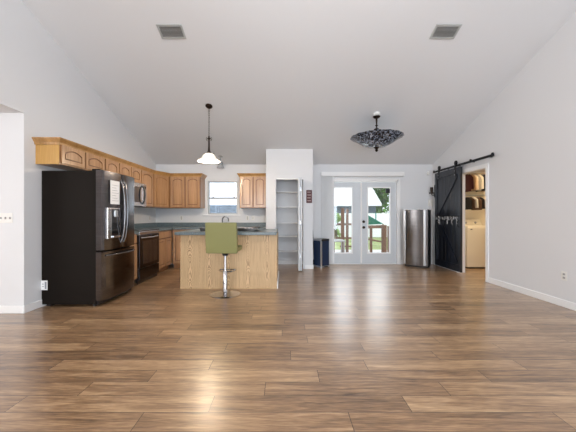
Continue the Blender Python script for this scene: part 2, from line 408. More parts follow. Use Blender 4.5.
# ---------------------------------------------------------------- french door
m = MB(); y = YB
m.box((FX0, y - .02, 0), (FX0 + .04, y + T, FZ1)); m.box((FX1 - .04, y - .02, 0), (FX1, y + T, FZ1)); m.box((FX0, y - .02, FZ1 - .04), (FX1, y + T, FZ1 + .04), .004, 1)
m.box((FX1 - .01, y - .022, 0), (FX1 + .045, y, FZ1 + .04), .004, 1); m.box((FX0 - .045, y - .022, 0), (FX0 + .01, y, FZ1 + .04), .004, 1)
m.box((FX0 + .04, y + .0, 0), (FX1 - .04, y + T, .012))
struct(m.build('trim_2', M['trim']))
def french_leaf(name, x0, x1, gx0, gx1, knob):
    z0, z1 = .015, 2.0; gz0, gz1 = .275, 1.865; y0, y1 = y + .012, y + .055
    m = MB()
    m.box((x0, y0, z0), (gx0, y1, z1)); m.box((gx1, y0, z0), (x1, y1, z1)); m.box((gx0, y0, z0), (gx1, y1, gz0)); m.box((gx0, y0, gz1), (gx1, y1, z1))
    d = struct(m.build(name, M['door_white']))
    m = MB(); b = .022
    m.ring([(gx0-b, gz0-b), (gx1+b, gz0-b), (gx1+b, gz1+b), (gx0-b, gz1+b)], [(gx0+.008, gz0+.008), (gx1-.008, gz0+.008), (gx1-.008, gz1-.008), (gx0+.008, gz1-.008)], 'y', y0 - .012, y0 + .001)
    m.build('glass_molding', M['trim'], d)
    bx('glass_pane', (gx0, y0 + .018, gz0), (gx1, y0 + .024, gz1), M['glass'], d)
    return d
s41 = 285 / YB
fx = lambda px: (px - 285) / s41
d1 = french_leaf('door_1', FX0 + .045, fx(361.3), fx(331.3), fx(352), False)
d2 = french_leaf('door_2', fx(361.3) + .006, FX1 - .045, fx(368), fx(389.8), True)
def knob(z, r, name):
    m = MB(); m.lathe([(0, 0), (.034, 0), (.034, .008), (.012, .012), (.012, .03), (r*.8, .036), (r, .05), (r*.8, .064), (0, .067)], n=20)
    m.xf(Matrix.Translation((fx(363.8), y + .012, z)) @ Matrix.Rotation(PI/2, 4, 'X'))
    m.build(name, M['bronze'], d2)
knob(1.035, .02, 'deadbolt'); knob(.897, .028, 'door_knob')
m = MB(); m.box((fx(361.3) - .02, y - .004, .02), (fx(361.3) + .02, y + .011, 1.99), .003, 1); m.build('astragal', M['trim'], d1)
tag(bx('door_alarm_sensor', (fx(385.6), y - .012, EYE + (216 - 193.2) / s41), (fx(389.8), y + .010, EYE + (216 - 188.6) / s41), M['black'], None, .004), 'small square black sensor on upper right glass of the french door', 'sensor')
# vertical blind: head rail + stacked vanes
vb = thing('vertical_blind', 'white vertical blind gathered at left edge of the french doors', 'blind', (fx(320.8), 6.9, 0))
bx('head_rail', (0, -.05, 2.135), (2.0, .045, 2.235), M['trim'], vb, .006)
mv = mat('blind_vane_vinyl', (.84, .85, .86), .5)
for k in range(11):
    a = math.radians(28 + (k % 2) * 8)
    m = MB(); w2 = .042; n = 6; pts = []
    for i in range(n + 1):
        u = -w2 + 2 * w2 * i / n; pts.append((u, .006 * (1 - (u / w2) ** 2)))
    m.prism(pts + [(p[0], p[1] - .0015) for p in pts[::-1]], 'z', .03, 2.135)
    m.xf(Matrix.Translation((.05 + k * .0235, 0, 0)) @ Matrix.Rotation(a, 4, 'Z'))
    m.build('vane', mv, vb)

# ---------------------------------------------------------------- kitchen window
def window():
    m = MB(); y = YB; o = .035
    m.ring([(WX0, WZ0), (WX1, WZ0), (WX1, WZ1), (WX0, WZ1)], [(WX0+o, WZ0+o), (WX1-o, WZ0+o), (WX1-o, WZ1-o), (WX0+o, WZ1-o)], 'y', y + .045, y + .10)
    wn = struct(m.build('window_1', mat('aluminium_window_frame', (.42, .44, .46), .4, .3)))
    mid = EYE + (216 - 198) / s41
    m = MB(); m.box((WX0 + o, y + .04, mid - .02), (WX1 - o, y + .08, mid + .018), .003, 1); m.build('meeting_rail', M['slot'], wn)
    bx('upper_pane', (WX0 + o, y + .075, mid), (WX1 - o, y + .08, WZ1 - o), M['glass'], wn)
    bx('lower_pane', (WX0 + o, y + .06, WZ0 + o), (WX1 - o, y + .065, mid - .02), M['glass'], wn)
    m = MB(); m.box((WX0 - .09, y - .05, WZ0 - .035), (WX1 + .07, y + .045, WZ0), .005, 1); m.build('window_sill', M['trim'], wn)
    for px in (213, 234): bx('sash_lock', (fx(px) - .02, y + .025, mid + .0), (fx(px) + .02, y + .042, mid + .03), M['slot'], wn)
window()

# ---------------------------------------------------------------- cabinets
def arch_pts(x0, x1, z0, z1, rise, n=12):
    """closed outline, counter-clockwise from lower-left, cathedral top"""
    p = [(x0, z0), (x1, z0)]
    w = x1 - x0
    for i in range(n + 1):
        u = i / n; x = x1 - w * u
        s = math.sin(PI * u); z = z1 - rise + rise * (s ** .85)
        p.append((x, z))
    return p
def ring_outer(inner, x0, x1, z0, z1):
    n = len(inner); out = [(x0, z0), (x1, z0)]
    k = n - 2
    for i in range(k):
        u = i / (k - 1); out.append((x1 - (x1 - x0) * u, z1))
    return out
def door_mesh(w, h, arch=True, f=.050):
    m = MB(); rise = min(.045, w * .12) if arch else .0001
    x0, z0, x1, z1 = 0, 0, w, h
    inner = arch_pts(f, w - f, f, h - f * .9, rise)
    m.ring(ring_outer(inner, 0, w, 0, h), inner, 'y', 0, .016)
    g = .016
    pan = arch_pts(f + g, w - f - g, f + g, h - f * .9 - g, rise)
    m.prism(pan, 'y', .003, .016)
    return m
def hang_door(w, h, parent, loc, arch=True):
    o = door_mesh(w, h, arch).build('door', M['oak_door'], parent, loc)
    bx('panel_groove', (.002, .0155, .002), (w - .002, .0185, h - .002), M['oak_groove'], o)  # darker backing, groove shade put into its colour
    return o
def cabinet(name, label, loc, rz, w, d, z0, z1, doors, group, drawer=False, toe=False, nd_margin=.02, end=False):
    t = thing(name, label, 'cabinet', loc, rz, group)
    m = MB()
    m.box((0, .02, z0 + (.1 if toe else 0)), (w, d, z1), .002, 1)
    if toe: m.box((0, .09, z0), (w, d, z0 + .1))
    m.build('body', M['oak'], t)
    if end: bx('end_panel', (-.004, .02, z0), (.0, d, z1), M['oak_end'], t)
    g = .028; n = doors; mar = .018
    wd = (w - 2 * mar - (n - 1) * g) / n
    bz0 = z0 + (.1 if toe else 0) + .02; bz1 = z1 - .02
    if drawer:
        dr = MB().box((mar, .0, bz1 - .135), (w - mar, .02, bz1), .006, 2).build('drawer', M['oak_door'], t)
        bx('shadow_gap', (mar, .012, bz1 - .155), (w - mar, .0205, bz1 - .137), M['oak_dark'], t)
        bz1 -= .16
    for k in range(n):
        hang_door(wd, bz1 - bz0, t, (mar + k * (wd + g), .0, bz0), not toe)
    # dark reveal between doors
    if n > 1: 
        for k in range(n - 1):
            bx('door_reveal', (mar + (k+1) * wd + k * g + .002, .014, bz0), (mar + (k+1) * (wd + g) - .002, .0205, bz1), M['oak_dark'], t)
    bx('side_reveal', (w - mar + .002, .014, bz0), (w - .002, .0205, bz1), M['oak_dark'], t)
    return t
R90 = PI / 2
XU = -2.83; UB, UT = 1.36, 2.10
gU = 'honey oak upper cabinets'
cabinet('upper_cabinet', 'short oak upper cabinet above the refrigerator, nearest the camera', (XU, 3.60, 0), R90, .89, XU - WL - .002, 1.83, UT, 2, gU, end=True)
cabinet('upper_cabinet', 'narrow oak upper cabinet between refrigerator and microwave', (XU, 4.492, 0), R90, .378, XU - WL - .002, UB, UT, 1, gU)
cabinet('upper_cabinet', 'short oak upper cabinet directly above the microwave', (XU, 4.872, 0), R90, .748, XU - WL - .002, 1.80, UT, 2, gU)
cabinet('upper_cabinet', 'tall oak upper cabinet right of the microwave', (XU, 5.622, 0), R90, .51, XU - WL - .002, UB, UT, 1, gU)
# diagonal corner cabinet
YU = 6.57
t = thing('corner_upper_cabinet', 'diagonal oak upper cabinet in the kitchen corner', 'cabinet', (0, 0, 0), 0, gU)
c0 = Vector((XU, 6.134)); c1 = Vector((-2.66, YU))
MB().prism([(WL + .001, 6.134), (XU - .018, 6.134), (-2.662, YU + .02), (-2.662, YB - .001), (WL + .001, YB - .001)], 'z', UB, UT).build('body', M['oak'], t)
dv = c1 - c0; L = dv.length; ang = math.atan2(dv.y, dv.x)
o = hang_door(L - .05, UT - UB - .04, t, (c0.x + dv.x * .05, c0.y + dv.y * .05, UB + .02)); o.rotation_euler.z = ang
cabinet('upper_cabinet', 'wide two-door oak cabinet left of the kitchen window', (-2.66, YU, 0), 0, 2.66 - 1.953, YB - YU - .001, UB, UT, 2, gU)
cabinet('upper_cabinet', 'two-door oak cabinet between kitchen window and pantry', (-1.05, YU, 0), 0, 1.05 - .4235, YB - YU - .001, UB, UT, 2, gU)
# crown mouldings
def crown(name, label, path, mt):
    """path of the cabinet face line (xy), profile offset outward to the right-hand side of travel"""
    prof = [(0, UT - .025), (.012, UT - .025), (.018, UT), (.05, UT + .04), (.055, UT + .055), (0, UT + .055)]
    P = [Vector((p[0], p[1])) for p in path]; m = MB(); rows = []
    for i, p in enumerate(P):
        ns = []
        if i > 0: d = (P[i] - P[i-1]).normalized(); ns.append(Vector((d.y, -d.x)))
        if i < len(P) - 1: d = (P[i+1] - P[i]).normalized(); ns.append(Vector((d.y, -d.x)))
        nn = sum(ns, Vector((0, 0))).normalized(); k = 1 / max(.4, nn.dot(ns[0]))
        rows.append([m.bm.verts.new((p.x + nn.x * a * k, p.y + nn.y * a * k, z)) for a, z in prof])
    for A, B in zip(rows, rows[1:]):
        for k in range(len(prof)): j = (k+1) % len(prof); m.bm.faces.new((A[k], A[j], B[j], B[k]))
    m.bm.faces.new(rows[0]); m.bm.faces.new(rows[-1][::-1])
    return tag(m.build(name, mt), label, 'molding', 'cabinet crown mouldings')
M['crown'] = grain_mat('oak_crown', (.34, .17, .05), (.50, .28, .10), (3, 3, 3), 2.0, 3.0)
crown('crown_molding', 'oak crown molding running over the left and corner upper cabinets', [(WL + .001, 3.594), (XU - .017, 3.594), (XU - .017, 6.134), (-2.66, YU + .018), (-1.951, YU + .018), (-1.951, YB - .002)], M['crown'])
crown('crown_molding', 'short oak crown molding over the cabinet beside the pantry', [(-1.052, YB - .002), (-1.052, YU + .018), (-.4245, YU + .018)], M['crown'])
# base cabinets
gB = 'honey oak base cabinets'; XB = -2.51; BT = .875
cabinet('base_cabinet', 'narrow oak base cabinet between refrigerator and range', (XB, 4.572, 0), R90, .285, XB - WL - .004, 0, BT, 1, gB, True, True)
cabinet('base_cabinet', 'oak base cabinet with drawer right of the range', (XB, 5.627, 0), R90, .713, XB - WL - .004, 0, BT, 2, gB, True, True)
YBF = 6.34
cabinet('base_cabinet', 'oak base cabinet in the corner left of the island', (XB + .001, YBF, 0), 0, .5, YB - YBF - .004, 0, BT, 1, gB, False, True)
cabinet('base_cabinet', 'oak sink base cabinet beneath the kitchen window', (-2.005, YBF, 0), 0, .9, YB - YBF - .004, 0, BT, 2, gB, False, True)
cabinet('base_cabinet', 'oak base cabinet beside the pantry wall', (-1.1, YBF, 0), 0, .675, YB - YBF - .004, 0, BT, 2, gB, True, True)
# countertops
def ctop(name, label, poly, splashes):
    t = tag(MB().prism(poly, 'z', .876, .915).build(name, M['counter']), label, 'countertop')
    for a, b in splashes: bx('backsplash', a, b, M['counter'], t, .003)
ctop('countertop', 'short blue-grey countertop between refrigerator and range', [(WL + .001, 4.57), (XB + .03, 4.57), (XB + .03, 4.857), (WL + .001, 4.857)], [((WL + .001, 4.57, .915), (WL + .02, 4.857, 1.015))])
ctop('countertop', 'L-shaped blue-grey laminate countertop along the kitchen back wall', [(WL + .001, 5.625), (XB + .03, 5.625), (XB + .03, YBF - .03), (PX0 - .002, YBF - .03), (PX0 - .002, YB - .001), (WL + .001, YB - .001)],
     [((WL + .001, 5.625, .915), (WL + .02, YB - .02, 1.015)), ((WL + .001, YB - .02, .915), (PX0 - .002, YB - .001, 1.015))])

# faucet
fc = thing('kitchen_faucet', 'chrome gooseneck faucet below the kitchen window', 'faucet', (-1.49, 6.78, .916))
m = MB(); m.lathe([(0, 0), (.032, 0), (.03, .012), (.018, .03), (.016, .05), (0, .05)], n=20); m.build('base', M['chrome'], fc)
pts = [(0, 0, .03), (0, 0, .16)] + [(.0 + .075 - .075 * math.cos(a), -.03 * math.sin(a), .16 + .085 * math.sin(a)) for a in [PI * i / 12 for i in range(1, 12)]] + [(.15, -.0, .13)]
m = MB(); m.tube(pts, .014, 10); m.build('spout', M['chrome'], fc)
m = MB(); m.tube([(-.01, 0, .05), (-.05, -.02, .10)], .009, 8); m.build('handle', M['chrome'], fc)

# ---------------------------------------------------------------- refrigerator (french door, dark stainless)
fr = thing('refrigerator', 'large dark stainless french-door refrigerator at left', 'refrigerator', (-2.36, 3.68, 0), R90)
W, D, H = .808, .785, 1.76
m = MB(); m.box((0, .085, .03), (W, D, H), .006, 2); m.build('body', M['fridge_side'], fr)
def bow(x0, x1, z0, z1, parent, name, mt, th=.082, bulge=.03, ed=.012):
    n = 12; pts = []
    for i in range(n + 1):
        u = i / n; x = x0 + (x1 - x0) * u
        v = (x - W / 2) / (W / 2); y = -bulge * (1 - v * v)
        if i == 0 or i == n: y += ed
        pts.append((x, y))
    m = MB(); m.prism(pts + [(x1, th), (x0, th)], 'z', z0, z1)
    es = [e for e in m.bm.edges]
    bmesh.ops.bevel(m.bm, geom=[e for e in es if abs(e.verts[0].co.z - e.verts[1].co.z) < 1e-4], offset=.004, segments=1, affect='EDGES')
    return m.build(name, mt, parent)
dn = bow(.0, W / 2 - .003, .725, 1.77, fr, 'door', M['black_steel'])
df = bow(W / 2 + .003, W, .725, 1.77, fr, 'door', M['black_steel'])
dd = bow(.0, W, .075, .705, fr, 'freezer_drawer', M['black_steel'])
def handle_bar(p0, p1, out, mt, parent, r=.011, n=12, name='handle'):
    p0, p1 = Vector(p0), Vector(p1); pts = []
    for i in range(n + 1):
        u = i / n; s = math.sin(PI * u) ** .55
        pts.append(p0.lerp(p1, u) + Vector(out) * s)
    return MB().tube(pts, r, 10).build(name, mt, parent)
handle_bar((W/2 - .035, -.028, .80), (W/2 - .035, -.028, 1.68), (0, -.06, 0), M['steel_c'], dn)
handle_bar((W/2 + .035, -.028, .80), (W/2 + .035, -.028, 1.68), (0, -.06, 0), M['steel_c'], df)
handle_bar((.06, -.01, .655), (W - .06, -.01, .655), (0, -.075, 0), M['steel_c'], dd, .012)
# ice dispenser
ds = MB().box((.065, -.034, .87), (.345, -.005, 1.285), .006, 2).build('dispenser', M['steel'], dn)
bx('dispenser_cavity', (.15, -.0355, .90), (.335, -.030, 1.265), M['black_glass'], dn)
bx('dispenser_spout', (.20, -.05, 1.16), (.27, -.033, 1.25), M['lightmetal'], dn, .006)
bx('dispenser_tray', (.155, -.055, .885), (.33, -.033, .905), M['steel'], dn, .003)
nt_ = tag(bx('paper_note', (-2.36 + .031, 3.68 + .12, 1.335), (-2.36 + .033, 3.68 + .33, 1.655), M['paper']), 'white paper sheet stuck on the left refrigerator door above its dispenser', 'paper')
for k in range(7):
    bx('printed_line', (-2.3275, 3.84, 1.38 + k * .035), (-2.3265, 3.99 - (k % 3) * .03, 1.384 + k * .035), M['print'], nt_)
# label on the side panel
lb = tag(bx('energy_label', (at(42.5, 0, 3.7).x, 3.6775, at(0, 289.6, 3.7).z), (at(48.8, 0, 3.7).x, 3.6798, at(0, 280.2, 3.7).z), M['paper']), 'small white sticker low on the black refrigerator side', 'sticker')
bx('printed_block', (at(46.2, 0, 3.7).x, 3.677, at(0, 288.5, 3.7).z), (at(48.0, 0, 3.7).x, 3.6777, at(0, 281.3, 3.7).z), M['print'], lb)
bx('printed_line', (at(43.5, 0, 3.7).x, 3.677, at(0, 284.0, 3.7).z), (at(45.4, 0, 3.7).x, 3.6777, at(0, 283.4, 3.7).z), M['print'], lb)
bx('printed_line', (at(43.5, 0, 3.7).x, 3.677, at(0, 286.4, 3.7).z), (at(45.4, 0, 3.7).x, 3.6777, at(0, 285.8, 3.7).z), M['print'], lb)
for x in (.05, W - .05):
    MB().lathe([(0, 0), (.022, 0), (.022, .04), (0, .04)], (x, .13, 0), 12).build('foot', M['black'], fr)
    bx('hinge_cover', (x - .04, .04, 1.76), (x + .04, .14, 1.785), M['fridge_side'], fr, .004)
bx('base_grille', (.02, .05, .02), (W - .02, .085, .07), M['black'], fr)
bx('rear_foot', (.03, D - .1, 0), (W - .03, D - .04, .03), M['black'], fr)

# ---------------------------------------------------------------- microwave
mw = thing('microwave', 'stainless over-the-range microwave with curved black handle', 'microwave', (-2.73, 4.875, 0), R90)
W2 = .742
bx('body', (0, .03, 1.345), (W2, -(-2.73) + WL and (-2.73 - WL), 1.797), M['steel'], mw, .004)
dm = bx('door', (0, 0, 1.36), (.60, .03, 1.785), M['steel'], mw, .005)
bx('door_window', (.06, -.003, 1.43), (.50, .002, 1.72), M['black_glass'], dm)
handle_bar((.565, .0, 1.40), (.565, .0, 1.75), (0, -.055, 0), M['black'], dm, .016)
bx('control_panel', (.605, 0, 1.36), (W2, .03, 1.785), M['steel'], mw, .004)
bx('display', (.625, -.002, 1.70), (W2 - .02, .002, 1.75), M['black_glass'], mw)
bx('vent_grille', (.02, .02, 1.345), (W2 - .02, .035, 1.362), M['black'], mw)
# ---------------------------------------------------------------- range
rg = thing('kitchen_range', 'dark stainless electric range under the microwave', 'oven', (-2.48, 4.863, 0), R90)
W3 = .757
bx('body', (0, .045, .03), (W3, .635, .905), M['black'], rg)
bx('cooktop', (0, .0, .905), (W3, .635, .925), M['black_glass'], rg, .003)
for (bxx, byy, rr) in ((.2, .17, .10), (.56, .17, .08), (.2, .45, .08), (.56, .45, .10)):
    MB().lathe([(rr - .004, 0), (rr, 0), (rr, .0008), (rr - .004, .0008), (rr - .004, 0)], (bxx, byy, .9252), 28).build('burner_ring', M['slot'], rg)
bx('control_panel', (0, .0, .845), (W3, .045, .905), M['steel'], rg, .006)
od = bx('oven_door', (0, 0, .265), (W3, .042, .84), M['range_steel'], rg, .006)
bx('oven_window', (.11, -.003, .33), (W3 - .11, .003, .74), M['black_glass'], od)
handle_bar((.05, .005, .795), (W3 - .05, .005, .795), (0, -.055, 0), M['steel'], od, .013)
bx('storage_drawer', (0, 0, .07), (W3, .042, .255), M['range_steel'], rg, .006)
bx('kick_plate', (.01, .04, .0), (W3 - .01, .05, .07), M['black'], rg)

# ---------------------------------------------------------------- island
isl = thing('kitchen_island', 'kitchen island clad in pale cathedral-grain oak plywood', 'island', (-.91, 4.60, 0))
IX0, IX1 = -1.69 + .91, -.129 + .91
bx('body', (IX0, .012, 0), (IX1, .92, .874), M['island'], isl)
bx('front_panel', (IX0 + .012, 0, .02), (IX1 - .012, .012, .874), M['island'], isl)
for x in (IX0, IX1 - .02): bx('corner_trim', (x, -.006, 0), (x + .02, .014, .874), M['island'], isl, .003)
bx('base_shoe', (IX0, -.005, 0), (IX1, .012, .022), M['island'], isl, .002)
bx('white_end_trim', (IX1, .0, 0), (IX1 + .014, .92, .11), M['trim'], isl, .002)
ct = tag(MB().box((-1.72, 4.43, .876), (-.135, 5.60, .922), .006, 2).build('island_countertop', M['counter']), 'blue-grey laminate top of the kitchen island with overhang', 'countertop')
# black tray-like cooktop on island
ck = thing('griddle_tray', 'long low black tray lying on the island countertop', 'tray', (-.93, 4.95, .9225))
m = MB(); m.prism([(-.46, 0), (.40, 0), (.47, .04), (.47, .058), (.40, .05), (-.40, .05), (-.47, .058), (-.47, .04)], 'y', -.27, .27); m.build('pan', M['black'], ck)
bx('tray_surface', (-.39, -.25, .05), (.39, .25, .053), M['steel'], ck)
for s in (-1, 1): MB().tube([(s*.47, -.10, .05), (s*.50, -.10, .052), (s*.50, .10, .052), (s*.47, .10, .05)], .008, 8).build('handle', M['black'], ck)

# ---------------------------------------------------------------- bar stool
st = thing('bar_stool', 'olive green bar stool with chrome pedestal at the island', 'stool', (-.895, 4.27, 0), math.radians(-2))
MB().lathe([(0, 0), (.228, 0), (.232, .006), (.225, .012), (.16, .022), (.08, .036), (.045, .052), (.035, .075), (0, .075)], n=48).build('base', M['chrome'], st)
MB().lathe([(.0, .07), (.034, .07), (.034, .36), (.030, .365), (.0, .365)], n=24).build('column', M['chrome'], st)
MB().lathe([(.0, .36), (.022, .36), (.022, .62), (.0, .62)], n=20).build('gas_piston', M['chrome'], st)
MB().lathe([(0, .58), (.036, .58), (.06, .625), (.12, .635), (.12, .645), (0, .645)], n=24).build('seat_plate', M['black'], st)
m = MB()
fr_pts = [(-.03, .0, .335), (-.07, .05, .335), (-.125, .12, .335), (-.125, .2, .335), (.125, .2, .335), (.125, .12, .335), (.07, .05, .335), (.03, 0, .335)]
m.tube(fr_pts, .010, 8); m.build('footrest', M['chrome'], st)
MB().tube([(.0, 0, .345), (.085, -.03, .345), (.10, -.03, .345)], .008, 8).build('height_lever', M['black'], st)
# seat and back: one upholstered L swept from a thick profile
def pad(name, mt, x0, x1, prof, parent):
    m = MB(); m.prism(prof, 'x', x0, x1)
    bmesh.ops.bevel(m.bm, geom=list(m.bm.edges), offset=.009, segments=3, affect='EDGES')
    for f in m.bm.faces: f.smooth = True
    return m.build(name, mt, parent)
pad('seat', M['green'], -.215, .215, [(-.16, .648), (.21, .648), (.21, .72), (-.16, .71)], st)
pad('backrest', M['green'], -.222, .222, [(-.225, .64), (-.155, .64), (-.16, .80), (-.20, 1.082), (-.27, 1.082), (-.245, .80)], st)

# ---------------------------------------------------------------- pendant lamp
px_, py_ = -1.352, 5.07
pz = ceil_z(py_)
pd = thing('pendant_lamp', 'lit glass pendant lamp on a chain above the kitchen', 'lamp', (px_, py_, 0))
m = MB(); m.lathe([(0, .0), (.062, 0), (.062, -.012), (.045, -.03), (.012, -.04), (0, -.04)], n=28)
m.xf(Matrix.Translation((0, 0, pz + .002)) @ Matrix.Rotation(-math.atan(SL), 4, 'X')); m.build('canopy', M['bronze'], pd)
m = MB(); zt, zb_ = pz - .04, 2.60; nl = 15
for k in range(nl):
    zc_ = zt - (zt - zb_) * (k + .5) / nl; hh = (zt - zb_) / nl * .66; rot = k % 2
    pts = []
    for i in range(12):
        a = 2 * PI * i / 12; u = math.cos(a) * .011; v = math.sin(a) * hh
        pts.append((u if rot else 0, 0 if rot else u, zc_ + v))
    m.tube(pts, .0028, 6, closed=True)
m.build('chain', M['bronze'], pd)
m = MB(); m.lathe([(0, 2.60), (.012, 2.60), (.014, 2.57), (.034, 2.55), (.014, 2.53), (.016, 2.40), (.02, 2.34), (.035, 2.31), (.05, 2.285), (.05, 2.275), (0, 2.275)], n=20); m.build('stem', M['bronze'], pd)
for s in (-1, 1):
    MB().tube([(s*.01, 0, 2.545), (s*.045, 0, 2.57), (s*.05, 0, 2.54), (s*.03, 0, 2.51)], .005, 6).build('scroll', M['bronze'], pd)
m = MB(); m.lathe([(.05, 2.285), (.085, 2.27), (.11, 2.235), (.118, 2.205), (.122, 2.20), (.17, 2.175), (.20, 2.150), (.198, 2.142), (.165, 2.165), (.12, 2.190), (.11, 2.20), (.10, 2.23), (.08, 2.26), (.05, 2.277)], n=48); m.build('lamp_shade', M['lampglass'], pd)
for s in (-1, 1): MB().lathe([(0, 0), (.008, .006), (.008, .016), (0, .022)], (s*.085, 0, 2.275), 10).build('finial', M['bronze'], pd)

# small glass shade light over the sink
q = at(220.5, 160, 6.62)
sk = thing('sink_light', 'small clear glass ceiling light near the kitchen back wall', 'lamp', (q.x, q.y, 0))
zc_ = ceil_z(6.62)
m = MB(); m.lathe([(0, 0), (.055, 0), (.055, -.012), (.02, -.03), (0, -.03)], n=24); m.xf(Matrix.Translation((0, 0, zc_ + .002)) @ Matrix.Rotation(-math.atan(SL), 4, 'X')); m.build('canopy', M['lightmetal'], sk)
m = MB(); m.lathe([(0, zc_ - .02), (.014, zc_ - .02), (.014, 2.46), (.03, 2.44), (.03, 2.40), (0, 2.40)], n=16); m.build('stem', M['lightmetal'], sk)
gm = mat('clear_shade_glass', (.9, .92, .93), .05); gm.node_tree.nodes['Principled BSDF'].inputs['Transmission Weight'].default_value = .9
m = MB(); m.lathe([(.03, 2.44), (.05, 2.425), (.06, 2.37), (.088, 2.285), (.085, 2.285), (.056, 2.37), (.046, 2.42), (.03, 2.435)], n=28); m.build('lamp_shade', gm, sk)

# ---------------------------------------------------------------- semi flush bowl light
bxx, byy = 1.69, 5.26; bz = ceil_z(byy)
bl = thing('bowl_ceiling_light', 'large dark mosaic glass bowl light hanging from ceiling', 'lamp', (bxx, byy, 0))
m = MB(); m.lathe([(0, 0), (.06, 0), (.06, -.05), (.055, -.055), (0, -.055)], n=28); m.xf(Matrix.Translation((0, 0, bz + .002)) @ Matrix.Rotation(-math.atan(SL), 4, 'X')); m.build('ceiling_block', M['plate'], bl)
m = MB(); m.lathe([(0, bz - .04), (.07, bz - .05), (.055, bz - .075), (.018, bz - .09), (.012, 2.86), (.03, 2.845), (.012, 2.83), (.012, 2.80), (.05, 2.775), (.055, 2.755), (.04, 2.735), (.014, 2.71), (.014, 2.42), (0, 2.42)], n=24); m.build('stem', M['bronze'], bl)
prof = [(.47, 2.625), (.425, 2.605), (.36, 2.565), (.28, 2.51), (.19, 2.465), (.08, 2.445), (.02, 2.44), (.02, 2.448), (.08, 2.453), (.185, 2.474), (.275, 2.52), (.355, 2.575), (.42, 2.614), (.468, 2.632)]
m = MB(); n = 64
c = Vector((0, 0, 0)); rings = []
for i, (r, z) in enumerate(prof):
    k_ = max(0, (r - .25) / .22)
    rings.append([m.bm.verts.new(((r + .004 * k_ * math.sin(16 * 2*PI*k/n)) * math.cos(2*PI*k/n), (r + .004 * k_ * math.sin(16 * 2*PI*k/n)) * math.sin(2*PI*k/n), z - .004 * k_ * math.cos(16 * 2*PI*k/n))) for k in range(n)])
for A, B in zip(rings, rings[1:] + rings[:1]):
    for k in range(n): f = m.bm.faces.new((A[k], A[(k+1) % n], B[(k+1) % n], B[k])); f.smooth = True
m.build('bowl_shade', M['mosaic'], bl)
m = MB(); m.lathe([(0, 2.355), (.012, 2.36), (.03, 2.385), (.018, 2.405), (.045, 2.43), (.05, 2.455), (0, 2.46)], n=24); m.build('finial', M['bronze'], bl)
for k in range(3):
    a = 2 * PI * k / 3 + .5
    MB().tube([(.05 * math.cos(a), .05 * math.sin(a), 2.765), (.2 * math.cos(a), .2 * math.sin(a), 2.70), (.42 * math.cos(a), .42 * math.sin(a), 2.618)], .006, 6).build('arm', M['bronze'], bl)

# made-up globe for the added ridge fill light, unseen above the frame
rlm = thing('fill_globe', 'added white globe for unseen fill light at the ceiling ridge', 'lamp', (.2, 1.3, 0))
MB().tube([(0, 0, 3.72), (0, 0, ceil_z(1.3) - .01)], .012, 8).build('stem', M['bronze'], rlm)
MB().lathe([(0, 3.76), (.14, 3.74), (.10, 3.70), (0, 3.71)], n=24).build('shade_cap', M['plate'], rlm)
# ---------------------------------------------------------------- ceiling vents
def vent(x, y, label):
    t = thing('ceiling_vent', label, 'vent', (x, y, ceil_z(y) - .001), 0, 'ceiling air vents')
    t.rotation_euler = (-math.atan(SL), 0, 0)
    hw, hd = .165, .10
    bx('cavity', (-hw + .02, -hd + .02, -.004), (hw - .02, hd - .02, -.001), M['vent_dark'], t)
    m = MB(); m.ring([(-hw, -hd), (hw, -hd), (hw, hd), (-hw, hd)], [(-hw + .024, -hd + .024), (hw - .024, -hd + .024), (hw - .024, hd - .024), (-hw + .024, hd - .024)], 'z', -.012, -.001); m.build('frame', M['vent'], t)
    for k in range(9):
        yy = -hd + .033 + k * .0168
        m = MB(); m.box((-hw + .022, -.006, -.001), (hw - .022, .006, .001)); m.xf(Matrix.Translation((0, yy, -.008)) @ Matrix.Rotation(.5, 4, 'X')); m.build('slat', M['vent'], t)
vent(-1.50, 3.77, 'grey louvered ceiling vent above the kitchen side, at left')
vent(2.12, 3.77, 'grey louvered ceiling vent toward the right-hand wall')

# ---------------------------------------------------------------- wall plates
def plate(name, label, cx, cz, w, h, face, rz, n, kind, group=None):
    t = thing(name, label, 'switch' if kind == 'switch' else 'outlet', (*face, cz), rz, group)
    bx('cover_plate', (-w/2, -.007, -h/2), (w/2, -.0005, h/2), M['plate'], t, .003)
    for k in range(n):
        x = -w/2 + w * (k + .5) / n
        if kind == 'switch':
            bx('toggle', (x - .007, -.017, -.014), (x + .007, -.006, .014), M['slot'], t, .002)
        else:
            for z in (-.022, .022): bx('socket', (x - .015, -.009, z - .013), (x + .015, -.006, z + .013), M['slot'], t, .003)
q = at(6.2, 218, YN); plate('light_switch', 'white triple light switch on the left wall section', 0, q.z, .165, .118, (q.x, YN), 0, 3, 'switch')
q = at(564.5, 276, WR * 285 / (564.5 - 285)); plate('wall_outlet', 'white outlet low on the right wall', 0, q.z, .075, .118, (WR, q.y), -R90, 1, 'outlet')
q = at(247.5, 218, YB); plate('wall_outlet', 'white outlet on backsplash wall between window and pantry', 0, q.z, .08, .118, (q.x, YB), 0, 1, 'outlet')
q = at(253, 218, YB); plate('light_switch', 'white switch beside the outlet right of the kitchen window', 0, q.z, .075, .118, (q.x, YB), 0, 1, 'switch')
q = at(181.5, 218, YB); plate('wall_outlet', 'white outlet under the cabinets left of the kitchen window', 0, q.z, .075, .118, (q.x, YB), 0, 1, 'outlet')
q = at(149.5, 218, WL * 285 / (149.5 - 285)); plate('wall_outlet', 'white outlet under the cabinets on the left kitchen wall', 0, q.z, .075, .118, (WL, q.y), R90, 1, 'outlet')

